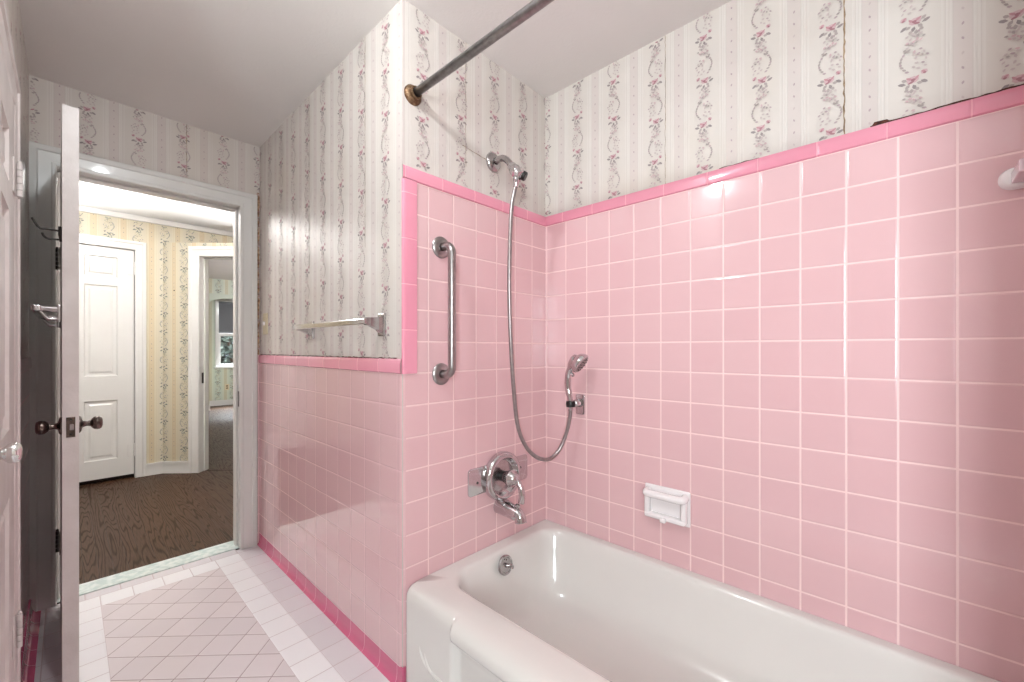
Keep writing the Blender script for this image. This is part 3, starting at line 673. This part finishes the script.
struct(finish('baseboard_bedroom', bm, 'white'), 'white skirting around the bedroom alcove', 'skirting')
bm = new(); casing(bm, lambda x, o, z: (x, BF-.02-o, z), 18.9, 26.5, -3.2, 8.8, .55, .17)
for a, b in (((18.9, BF+.15, -3.2), (19.25, BF+.4, 8.9)), ((26.15, BF+.15, -3.2), (26.5, BF+.4, 8.9)), ((18.9, BF+.15, 8.5), (26.5, BF+.4, 8.9)), ((18.9, BF+.15, -3.2), (26.5, BF+.4, -2.75)), ((18.9, BF+.1, 2.4), (26.5, BF+.35, 2.95)), ((18.2, BF-.45, -3.55), (27.2, BF+.1, -3.2))): box(bm, a, b, .02, 1)
w2 = struct(finish('window_2', bm, 'white'), 'white sash window in the bedroom alcove', 'window')
bm = new(); box(bm, (19.2, BF+.26, -2.8), (26.2, BF+.29, 8.6)); finish('pane', bm, 'glass', w2)
bm = new(); box(bm, (18.95, BF+.02, 3.0), (26.45, BF+.05, 8.5)); tube(bm, [(18.95, BF+.04, 8.55), (26.45, BF+.04, 8.55)], .14, 12); tube(bm, [(18.95, BF+.035, 3.0), (26.45, BF+.035, 3.0)], .06, 10)
tag(finish('roller_blind', bm, 'shade'), 'grey roller blind half lowered over the bedroom window', 'blind')
th_ = thing('wall_outlet', (20.2, BF-.02, -7.35), 'cream outlet plate low on bedroom wall under the window', 'outlet')
bm = new(); box(bm, (19.85, BF-.07, -7.6), (20.55, BF-.02, -6.5), .02); finish('face_plate', bm, 'cream', th_)
bm = new()
for z in (-7.25, -6.85):
    bm = new(); box(bm, (20.05, BF-.08, z-.1), (20.35, BF-.06, z+.12), .01, 1); finish('socket', bm, 'rust', th_)

# garden outside the bedroom window
bm = new(); box(bm, (-10, BF+.8, FZ-14), (60, 170, FZ-12)); struct(finish('ground', bm, 'ground'), 'garden ground outside the bedroom window', 'ground')
sh = thing('shrub', (27, 112, FZ-12), 'dark leafy shrub outside the bedroom window', 'shrub')
bm = new()
for k in range(9):
    a = k*.7; tube(bm, spline([(27, 112, FZ-12), (27+1.5*math.cos(a), 112+1.5*math.sin(a), FZ-4), (27+5*math.cos(a), 112+3*math.sin(a), -2+k*.6), (27+8*math.cos(a), 112+4*math.sin(a), 4+k*.4)], 5), [.5]*6+[.3]*5+[.15]*5, 7)
finish('stem', bm, 'bark', sh)
bm = new(); r = random.Random(5)
for k in range(5200):
    c = Vector((r.uniform(12, 40), 112+r.gauss(0, 3.5), r.uniform(-12, 11))); n = Vector((r.gauss(0, 1), r.gauss(-.6, 1), r.gauss(.4, 1))).normalized(); u = n.orthogonal().normalized(); v = n.cross(u); L = r.uniform(.6, 1.4)
    quad(bm, [c-u*L, c+v*L*.4+n*.1, c+u*L, c-v*L*.4+n*.1])
o = finish('foliage', bm, 'leaf', sh); o['kind'] = 'stuff'

# ------------------------------------------------------------------ bathtub
RZ = -7.28
def sm(a, b, x):
    t = max(0, min(1, (x-a)/(b-a))); return t*t*(3-2*t)
MID = [(FZ, 7.30), (-8.3, 7.30), (-8.1, 7.28), (-7.98, 7.20), (-7.90, 7.08), (-7.80, 6.98), (-7.68, 6.935), (-7.56, 6.935), (-7.45, 6.985), (-7.36, 7.08), (-7.305, 7.22), (-7.28, 7.45)]
BLK = [(FZ, 7.07), (-8.3, 7.07), (-8.1, 7.07), (-7.98, 7.07), (-7.90, 7.07), (-7.80, 7.07), (-7.68, 7.07), (-7.56, 7.075), (-7.47, 7.095), (-7.385, 7.15), (-7.315, 7.25), (-7.28, 7.45)]
TA, TB = YC-.01, YE+.03
def outer_ring(i):
    zm, xm = MID[i]; zb, xb = BLK[i]; top = (i-7)/4 if i > 7 else 0
    ins = [0, 0, 0, 0, 0, 0, 0, .01, .03, .08, .16, .30][i]
    pts = []
    N = 260
    for k in range(N+1):          # front, from faucet end to far end
        y = (TA-.03) + (TB+.03-TA+.03)*k/N
        m = sm(8.92, 8.74, y)*sm(TB+2.2, TB+2.4, y)
        lip = 1-min(1, abs(TA-y)/.14); lip2 = 1-min(1, abs(y-TB)/.14)
        e = max(lip, lip2); rnd = .14*(1-math.sqrt(max(0, 1-e*e)))
        pts.append((xb*(1-m)+xm*m+rnd, y, zb*(1-m)+zm*m))
    for k in range(1, 31): pts.append((xb+.14+(XB-.03-xb-.14)*k/30, TB+.01, zb))
    for k in range(1, 61): pts.append((XB-.02, TB+.01+(TA-TB-.02)*k/60, zb))
    for k in range(1, 30): pts.append((XB-.03-(XB-.03-xb-.14)*k/30, TA-.005, zb))
    return pts
def inner_ring(x0, x1, y1, y0, r, z, r2=None):
    """same sample count as outer_ring"""
    r2 = r2 or r
    def arc(cx, cy, rr, a0, a1, n): return [(cx+rr*math.cos(a0+(a1-a0)*k/n), cy+rr*math.sin(a0+(a1-a0)*k/n), z) for k in range(n)]
    P = math.pi; pts = []
    pts += arc(x0+r, y1-r, r, P*.75, P, 14)
    for k in range(233): pts.append((x0, (y1-r)+((y0+r2)-(y1-r))*k/232, z))
    pts += arc(x0+r2, y0+r2, r2, P, P*1.25, 14)              # 261 so far
    pts += arc(x0+r2, y0+r2, r2, P*1.25, P*1.5, 10)
    for k in range(10): pts.append((x0+r2+(x1-x0-2*r2)*k/10, y0, z))
    pts += arc(x1-r2, y0+r2, r2, P*1.5, P*1.75, 10)          # +30
    pts += arc(x1-r2, y0+r2, r2, P*1.75, P*2, 10)
    for k in range(40): pts.append((x1, y0+r2+(y1-r-y0-r2)*k/40, z))
    pts += arc(x1-r, y1-r, r, 0, P*.25, 10)                  # +60
    pts += arc(x1-r, y1-r, r, P*.25, P*.5, 10)
    for k in range(9): pts.append((x1-r-(x1-x0-2*r)*k/9, y1, z))
    pts += arc(x0+r, y1-r, r, P*.5, P*.75, 10)               # +29
    return pts
rings = [outer_ring(i) for i in range(len(MID))]
rings += [inner_ring(*a) for a in (
    (8.02, 13.72, 10.72, -2.0, .95, -7.275), (8.12, 13.66, 10.66, -1.95, .95, -7.285), (8.19, 13.60, 10.60, -1.9, .95, -7.32), (8.24, 13.55, 10.55, -1.85, .95, -7.40), (8.28, 13.50, 10.51, -1.8, .95, -7.55),
    (8.36, 13.40, 10.44, -1.6, 1.0, -8.0), (8.48, 13.24, 10.33, -1.2, 1.05, -8.6), (8.62, 13.08, 10.2, -.8, 1.1, -9.1), (8.80, 12.9, 10.05, -.4, 1.15, -9.4), (9.10, 12.6, 9.8, 0, 1.1, -9.62), (9.5, 12.2, 9.4, .5, 1.0, -9.74), (10.0, 11.7, 8.9, 1.0, .6, -9.78))]
nset = {len(r_) for r_ in rings}; assert len(nset) == 1, [len(r_) for r_ in rings]
bm = new(); VR = [[bm.verts.new(p) for p in r_] for r_ in rings]
n = len(rings[0])
for a, b in zip(VR, VR[1:]):
    for k in range(n): bm.faces.new((a[k], a[(k+1) % n], b[(k+1) % n], b[k]))
bm.faces.new(VR[-1])
bmesh.ops.recalc_face_normals(bm, faces=bm.faces)
tub = finish('bathtub', bm, 'enamel', None, 70)
tag(tub, 'white enamel bathtub set between the pink tiled walls', 'bathtub')
# raised ribs on the end block of the apron
bm = new()
for d in (0, .26):
    tube(bm, spline([(7.13, 10.36-d, -8.75-d*.3), (7.10, 10.30-d, -8.90-d*.3), (7.09, 10.12-d, -9.08-d*.3), (7.09, 9.8-d, -9.20-d*.3), (7.09, 9.3-d*.5, -9.23-d*.3), (7.13, 8.98, -9.23-d*.3)], 6), .065, 10)
finish('apron_rib', bm, 'enamel', tub, 60)
# overflow plate with trip lever
ov = Vector((10.70, 10.36, -7.72)); nv = Vector((0, -1, .17)).normalized()
bm = new(); lathe(bm, [(.34, -.02), (.34, .03), (.31, .07), (.26, .075), (.24, .05), (.12, .05), (.0, .055)], ov, nv)
op = finish('overflow_plate', bm, 'chrome_dull', tub, 35)
bm = new(); tube(bm, [ov+nv*.05, ov+nv*.16], .07, 10); tube(bm, spline([ov+nv*.14, ov+nv*.2+Vector((.08, 0, .0)), ov+nv*.2+Vector((.18, 0, -.08)), ov+nv*.16+Vector((.22, 0, -.16))], 4), [.05]*5+[.045]*4+[.04]*4, 8)
finish('trip_lever', bm, 'chrome_dull', op, 50)
bm = new()
for a in (1.57, -1.57):
    bm = new(); lathe(bm, [(.03, 0), (.025, .012), (0, .015)], ov+nv*.06+Vector((math.cos(a), 0, math.sin(a)))*.2, nv, 10); finish('screw', bm, 'bronze', op)

# ------------------------------------------------------------------ fittings on the shower wall
# grab bar
gb = thing('grab_bar', (8.46, YC, -.85), 'brushed steel grab bar standing upright on the shower end wall', 'grab bar')
bm = new(); pts = [(8.46, YC, 3.36), (8.46, YC-.30, 3.36)]
for k in range(1, 9):
    a = math.radians(90*k/8); pts.append((8.46, YC-.30-.28*math.sin(a), 3.08+.28*math.cos(a)))
pts += [(8.46, YC-.58, 2.0), (8.46, YC-.58, .6), (8.46, YC-.58, -.55)]
for k in range(1, 9):
    a = math.radians(90*k/8); pts.append((8.46, YC-.58+.28*(1-math.cos(a)), -.55-.28*math.sin(a)))
pts.append((8.46, YC, -.83)); tube(bm, pts, .135, 18); finish('bar', bm, 'steel', gb, 60)
for z in (3.36, -.83):
    bm = new(); lathe(bm, [(.36, 0), (.36, .03), (.33, .07), (.24, .10), (.15, .11), (.15, .09)], (8.46, YC, z), (0, -1, 0)); f = finish('flange', bm, 'steel', gb, 35)
# mixer valve
sv = thing('shower_valve', (11.2, YC, -5.6), 'chrome single-lever valve with round dial and wide backplate', 'shower valve')
bm = new(); prism(bm, rounded(1.58, .49, .14), lambda x, z: (11.2+x, YC, -4.75+z), lambda x, z: (11.2+x, YC-.04, -4.75+z), .015); finish('backplate', bm, 'chrome', sv, 30)
vc = (11.22, YC-.04, -4.78)
bm = new(); lathe(bm, [(.90, 0), (.91, .08), (.90, .19), (.86, .26), (.79, .30), (.71, .29), (.65, .22), (.61, .10), (.57, .07)], vc, (0, -1, 0), 48); dial = finish('dial', bm, 'chrome', sv, 40)
bm = new(); lathe(bm, [(.60, .05), (.60, .08), (.45, .10), (.30, .12), (.0, .12)], vc, (0, -1, 0), 40); finish('dial_plate', bm, 'chrome_dull', dial, 40)
bm = new(); c = Vector(vc)
lathe(bm, [(.22, .30), (.21, .42), (.17, .44), (.17, .47), (.29, .49), (.32, .57), (.31, .64), (.25, .68), (.24, .74), (.18, .82), (.10, .86), (.0, .87)], c, (0, -1, 0), 24)
pts = spline([c+Vector((.02, -.72, -.05)), c+Vector((.06, -.86, -.12)), c+Vector((.08, -.98, -.32)), c+Vector((.08, -1.02, -.6)), c+Vector((.08, -.98, -.82))], 6)
tube(bm, pts, [.12-.0015*k if k < 8 else .10+.0015*(k-8) for k in range(len(pts))], 12)
finish('handle', bm, 'chrome', sv, 50)
bm = new(); lathe(bm, [(.20, .1), (.20, .32)], c, (0, -1, 0), 24); finish('sleeve', bm, 'black', sv, 40)
bm = new()
for x, z in ((-1.15, -.05), (1.15, .03)):
    bm = new(); lathe(bm, [(.05, .04), (.045, .055), (0, .06)], (11.2+x, YC, -4.75+z), (0, -1, 0), 10); finish('screw', bm, 'black', sv)
bm = new(); lathe(bm, [(.07, 0), (.07, .1), (.05, .2), (0, .22)], (10.72, YC-.05, -5.42), (0, -1, 0), 10); finish('set_screw', bm, 'darkmetal', sv)
# spout
bm = new()
pts = spline([(11.2, YC, -5.92), (11.2, YC-.12, -5.92), (11.2, YC-.45, -5.95), (11.2, YC-.78, -6.0), (11.2, YC-.96, -6.03), (11.2, YC-1.06, -6.11), (11.2, YC-1.09, -6.26)], 5)
rd = [.31]*6+[.305, .30, .295, .29, .285, .28, .275, .27, .265, .26, .255, .25, .245, .24, .235, .23, .225, .22, .215, .215, .21, .21, .21, .215, .22]
tube(bm, pts, rd[:len(pts)], 20, True, 1.0)
ts = finish('tub_spout', bm, 'chrome', None, 45); tag(ts, 'chrome tub spout over the faucet end of bathtub', 'spout')
bm = new(); lathe(bm, [(.05, 0), (.05, .12), (.09, .14), (.10, .2), (.06, .24), (0, .25)], (11.2, YC-.92, -5.88), (0, -.1, 1), 14); finish('diverter_knob', bm, 'chrome', ts, 40)
# shower arm with holder joint
sa = thing('shower_pipe', (10.88, YC+Q, 6.6), 'chrome shower arm bending out of the floral wallpaper', 'shower arm')
bm = new(); lathe(bm, [(.36, 0), (.36, .03), (.33, .09), (.26, .14), (.13, .17), (.13, .1)], (10.88, YC+Q, 6.97), (0, -1, 0)); finish('flange', bm, 'chrome_dull', sa, 35)
bm = new(); tube(bm, spline([(10.88, YC+Q, 6.97), (10.88, YC-.3, 7.0), (10.88, YC-.55, 6.95), (10.88, YC-.78, 6.76), (10.88, YC-.95, 6.52)], 6), .115, 16); finish('pipe', bm, 'chrome_dull', sa, 60)
d = Vector((0, -.66, -.75)).normalized(); q0 = Vector((10.88, YC-.92, 6.56))
bm = new(); lathe(bm, [(.15, 0), (.17, .02), (.17, .16), (.15, .18), (.19, .20), (.21, .24), (.21, .42), (.18, .46), (.16, .62), (.13, .64)], q0, d, 20); finish('swivel_joint', bm, 'chrome', sa, 35)
d2_ = Vector((.45, -.6, -.45)).normalized()
bm = new(); oc = q0+d*.36; lathe(bm, [(.13, 0), (.13, .20), (.16, .21), (.16, .34), (.12, .34)], oc, d2_, 18); oc_o = finish('outlet_cap', bm, 'chrome', sa, 35)
bm = new(); lathe(bm, [(.165, .27), (.165, .38), (.14, .40), (0, .40)], oc, d2_, 18); finish('cap_ring', bm, 'black', oc_o, 35)
hs0 = q0+d*.46
bm = new(); lathe(bm, [(.10, 0), (.12, .1), (.13, .12), (.13, .26), (.10, .30), (.095, .48), (.085, .5)], hs0, (-.1, .12, -1), 16); finish('hose_nut', bm, 'chrome', sa, 35)
# hose
hp = [hs0+Vector((-.04, .05, -.42)), Vector((10.72, YC-1.08, 4.9)), Vector((10.66, YC-1.04, 3.1)), Vector((10.70, YC-1.0, 1.7)), Vector((10.82, YC-.97, 0)), Vector((10.98, YC-.95, -1.47)), Vector((11.18, YC-.95, -2.74)), Vector((11.55, YC-1.0, -3.55)), Vector((12.05, YC-1.12, -4.06)),
      Vector((12.62, YC-1.26, -4.22)), Vector((13.02, YC-1.42, -3.95)), Vector((13.24, YC-1.60, -3.36)), Vector((13.30, YC-1.74, -2.74)), Vector((13.32, YC-1.785, -2.39))]
bm = new(); tube(bm, spline(hp, 9), .075, 10); tag(finish('shower_hose', bm, 'steel', None, 60), 'flexible metal shower hose hanging in a long loop', 'hose')
# holder on the long wall and the hand shower in it
hh = thing('shower_holder', (XB, 9.36, -2.6), 'chrome holder bracket for the hand shower on long tiled wall', 'holder')
bm = new(); prism(bm, rounded(.2, .4, .07), lambda y, z: (XB, 9.36+y, -2.2+z), lambda y, z: (XB-.06, 9.36+y, -2.2+z), .02); finish('wall_plate', bm, 'chrome', hh, 30)
bm = new(); tube(bm, [(XB-.05, 9.36, -2.14), (XB-.3, 9.36, -2.13), (XB-.46, 9.36, -2.12)], [.17, .15, .13], 16); finish('arm', bm, 'chrome', hh, 50)
bm = new(); dirh = Vector((.03, .02, 1)).normalized(); hc = Vector((13.32, 9.37, -2.13))
lathe(bm, [(.12, -.11), (.17, -.11), (.19, 0), (.17, .11), (.12, .11), (.12, -.11)], hc, dirh, 20); finish('clip_ring', bm, 'black', hh, 35)
sd = thing('hand_shower', (13.32, 9.37, -2.4), 'chrome hand shower clipped upright on the long tiled wall', 'hand shower')
hpth = spline([(13.32, 9.37, -2.38), (13.31, 9.40, -1.9), (13.29, 9.47, -1.5), (13.27, 9.46, -1.1), (13.24, 9.33, -.76), (13.21, 9.12, -.52), (13.19, 8.98, -.44)], 6)
rad = [.095]*4 + [.105]*4 + [.125]*6 + [.13]*6 + [.135]*5 + [.15, .17, .19, .21, .22, .23, .24, .25, .26, .26, .26, .26]
bm = new(); tube(bm, hpth, rad[:len(hpth)], 16); finish('handle', bm, 'chrome', sd, 60)
hn = Vector((.20, -.78, -.58)).normalized(); hcn = Vector((13.18, 8.96, -.46))
bm = new(); lathe(bm, [(.0, -.16), (.2, -.13), (.32, -.05), (.39, .06), (.41, .14), (.40, .2), (.37, .22)], hcn, hn, 28); hd = finish('head', bm, 'chrome', sd, 40)
bm = new(); lathe(bm, [(.37, .205), (.33, .235), (.2, .25), (0, .255)], hcn, hn, 28)
finish('spray_face', bm, 'steel', hd, 40)
bm = new()
for rr_, m in ((.12, 6), (.25, 12)):
    for k in range(m):
        a = 2*math.pi*k/m; u = hn.orthogonal().normalized(); v = hn.cross(u)
        lathe(bm, [(.02, .235), (.018, .27), (0, .275)], hcn+(u*math.cos(a)+v*math.sin(a))*rr_, hn, 6)
finish('nozzle', bm, 'black', hd)
bm = new(); lathe(bm, [(.08, 0), (.08, .1), (.05, .14), (0, .15)], (13.25, 9.28, -.98), (-.3, -.9, -.2), 12); finish('spray_button', bm, 'chrome', sd, 40)

# soap dish
so = thing('soap_dish', (XB, 5.84, -5.84), 'white ceramic soap dish with grip bar on the pink tiles', 'soap dish')
bm = new(); y0, y1, z0, z1 = 5.06, 6.62, -5.86, -4.70
box(bm, (XB-.10, y0, z0), (XB, y1, z1), .05, 3)
finish('back_plate', bm, 'ceramic', so, 40)
bm = new()
for a, b in (((XB-.34, y0+.08, z0+.08), (XB-.05, y1-.08, z0+.24)), ((XB-.30, y0+.06, z0+.1), (XB-.05, y0+.24, z1-.2)), ((XB-.30, y1-.24, z0+.1), (XB-.05, y1-.06, z1-.2))): box(bm, a, b, .06, 3)
box(bm, (XB-.46, 5.74, z0+.05), (XB-.30, 5.94, z0+.2), .05, 3)
finish('tray', bm, 'ceramic', so, 50)
bm = new(); tube(bm, spline([(XB-.05, y1-.15, z1-.2), (XB-.3, y1-.16, z1-.24), (XB-.34, y1-.3, z1-.25), (XB-.34, 5.84, z1-.25), (XB-.34, y0+.3, z1-.25), (XB-.28, y0+.16, z1-.24), (XB-.05, y0+.15, z1-.2)], 6), .13, 14); finish('grip_bar', bm, 'ceramic', so, 60)
bm = new(); box(bm, (XB-.12, y0+.3, z0+.28), (XB-.095, y1-.3, z1-.36), .01, 1); finish('hollow', bm, 'ceramic', so)
# ceramic bar post at the right
pb = thing('towel_post', (XB, -1.8, 3.4), 'white ceramic post with pale pink square arm near tub foot', 'towel post')
bm = new(); prism(bm, [(y*1.0, z) for y, z in rounded(.42, .24, .22)], lambda y, z: (XB, -1.95+y, 3.68+z), lambda y, z: (XB-.16, -1.95+y*.9, 3.68+z*.86), .05); finish('base', bm, 'ceramic', pb, 40)
bm = new(); box(bm, (XB-1.0, -1.98, 3.54), (XB-.12, -1.70, 3.80), .03); finish('arm', bm, 'lilac', pb)

# shower rod
sr = thing('shower_rod', (7.38, YC+Q, 7.6), 'tarnished steel shower curtain rod crossing under the ceiling', 'curtain rod')
bm = new(); tube(bm, [(7.38, YC-.05, 7.93), (7.38, 4, 7.9), (7.38, YE, 7.88)], .125, 18); finish('rod', bm, 'rodsteel', sr, 60)
for y, s in ((YC+Q, -1), (YE, 1)):
    bm = new(); lathe(bm, [(.31, 0), (.31, .04), (.27, .10), (.19, .14), (.19, .24), (.15, .25), (.15, .1)], (7.38, y, 7.93 if s < 0 else 7.88), (0, s, 0), 26); finish('flange', bm, 'rust', sr, 35)

# towel bar on the side wall
tb = thing('towel_bar', (XD+Q, 15.1, .5), 'chrome towel bar with worn posts on the side wall', 'towel bar')
bm = new(); box(bm, (6.30, 12.2, .78), (6.40, 18.12, .96), .02); finish('bar', bm, 'chrome', tb)
for y in (12.33, 18.0):
    bm = new(); box(bm, (XD-.06, y-.2, .42), (XD+Q, y+.2, 1.16), .03)
    prev = None
    for x, hw, za, zb in ((XD-.06, .15, .52, 1.05), (XD-.18, .12, .62, 1.02), (XD-.45, .10, .74, 1.0), (6.41, .10, .76, .99)):
        cur = [bm.verts.new((x, y-hw, za)), bm.verts.new((x, y+hw, za)), bm.verts.new((x, y+hw, zb)), bm.verts.new((x, y-hw, zb))]
        if prev:
            for q in range(4): bm.faces.new((prev[q], prev[(q+1) % 4], cur[(q+1) % 4], cur[q]))
        prev = cur
    bm.faces.new(prev); bmesh.ops.recalc_face_normals(bm, faces=bm.faces)
    finish('post', bm, 'chrome_dull', tb)
# switch plate
lp_ = thing('light_switch', (XD+Q, 24.05, .75), 'cream light switch plate on papered wall beside the doorway', 'light switch')
bm = new(); box(bm, (XD-.02, 23.7, .75), (XD+Q, 24.35, 1.85), .02); finish('face_plate', bm, 'cream', lp_)
bm = new(); box(bm, (XD-.1, 23.98, 1.22), (XD-.01, 24.08, 1.42), .015, 1); finish('toggle', bm, 'ceramic', lp_)

# ------------------------------------------------------------------ light
def point(name, p, watts, col, rad):
    l = bpy.data.lights.new(name, 'POINT'); l.energy = watts; l.color = col; l.shadow_soft_size = rad
    o = bpy.data.objects.new(name, l); o.location = W(p); C.objects.link(o); return o
def spot(name, p, d, watts, col, deg):
    l = bpy.data.lights.new(name, 'SPOT'); l.energy = watts; l.color = col; l.shadow_soft_size = .08; l.spot_size = math.radians(deg); l.spot_blend = .5
    o = bpy.data.objects.new(name, l); o.location = W(p); o.rotation_euler = Vector(d).to_track_quat('-Z', 'Y').to_euler(); C.objects.link(o); return o
def area(name, p, d, sx, sy, watts, col):
    l = bpy.data.lights.new(name, 'AREA'); l.shape = 'RECTANGLE'; l.size = sx*S; l.size_y = sy*S; l.energy = watts; l.color = col
    o = bpy.data.objects.new(name, l); o.location = W(p); o.rotation_euler = Vector(d).to_track_quat('-Z', 'Y').to_euler(); C.objects.link(o); return o
point('bathroom_lamp', (1.6, 8.0, 9.95), 22, (.91, .98, 1), .04)
area('bathroom_fill', (AX-1.6, -8.0, 2.6), (1, .5, .02), 6, 9, 112, (.86, .965, 1))  # added fill through the made-up window, brightens the side wall
point('hall_lamp', (1.5, 32, 9.0), 30, (1, .985, .955), .10)
spot('hall_ceiling_fill', (-3.5, 37, 4.6), (.18, .05, 1), 120, (1, .99, .97), 110)  # added spot hidden by the open door, whitens the hall ceiling
spot('hall_ceiling_fill', (12.3, 33.5, 4.6), (-.15, .15, 1), 120, (1, .99, .97), 110)  # second added spot, out of sight on the right of the hall
area('bedroom_daylight', (23, BF+4, 7.2), (-.2, -1, -.95), 8, 5, 620, (.85, .93, 1))
point('bedroom_fill', (27, 66, 9), 85, (.97, .99, 1), .1)  # unseen point light added to lift the dark bedroom walls
w = bpy.data.worlds.new('sky'); bpy.context.scene.world = w; w.use_nodes = True
bg = w.node_tree.nodes['Background']; bg.inputs[0].default_value = (.72, .84, 1, 1); bg.inputs[1].default_value = .8

# ------------------------------------------------------------------ camera
cam = bpy.data.cameras.new('camera'); co = bpy.data.objects.new('camera', cam); C.objects.link(co)
cam.sensor_width = 36; cam.lens = 416.63/1024*36; cam.shift_y = 8/1024; cam.clip_start = .02
co.location = W((0, 0, 0)); co.rotation_euler = (math.radians(90), 0, -math.radians(46.858))
sc = bpy.context.scene; sc.camera = co
sc.view_settings.view_transform = 'Standard'; sc.view_settings.look = 'None'; sc.view_settings.gamma = 1; sc.view_settings.use_curve_mapping = False
sc.view_settings.exposure = 0.1
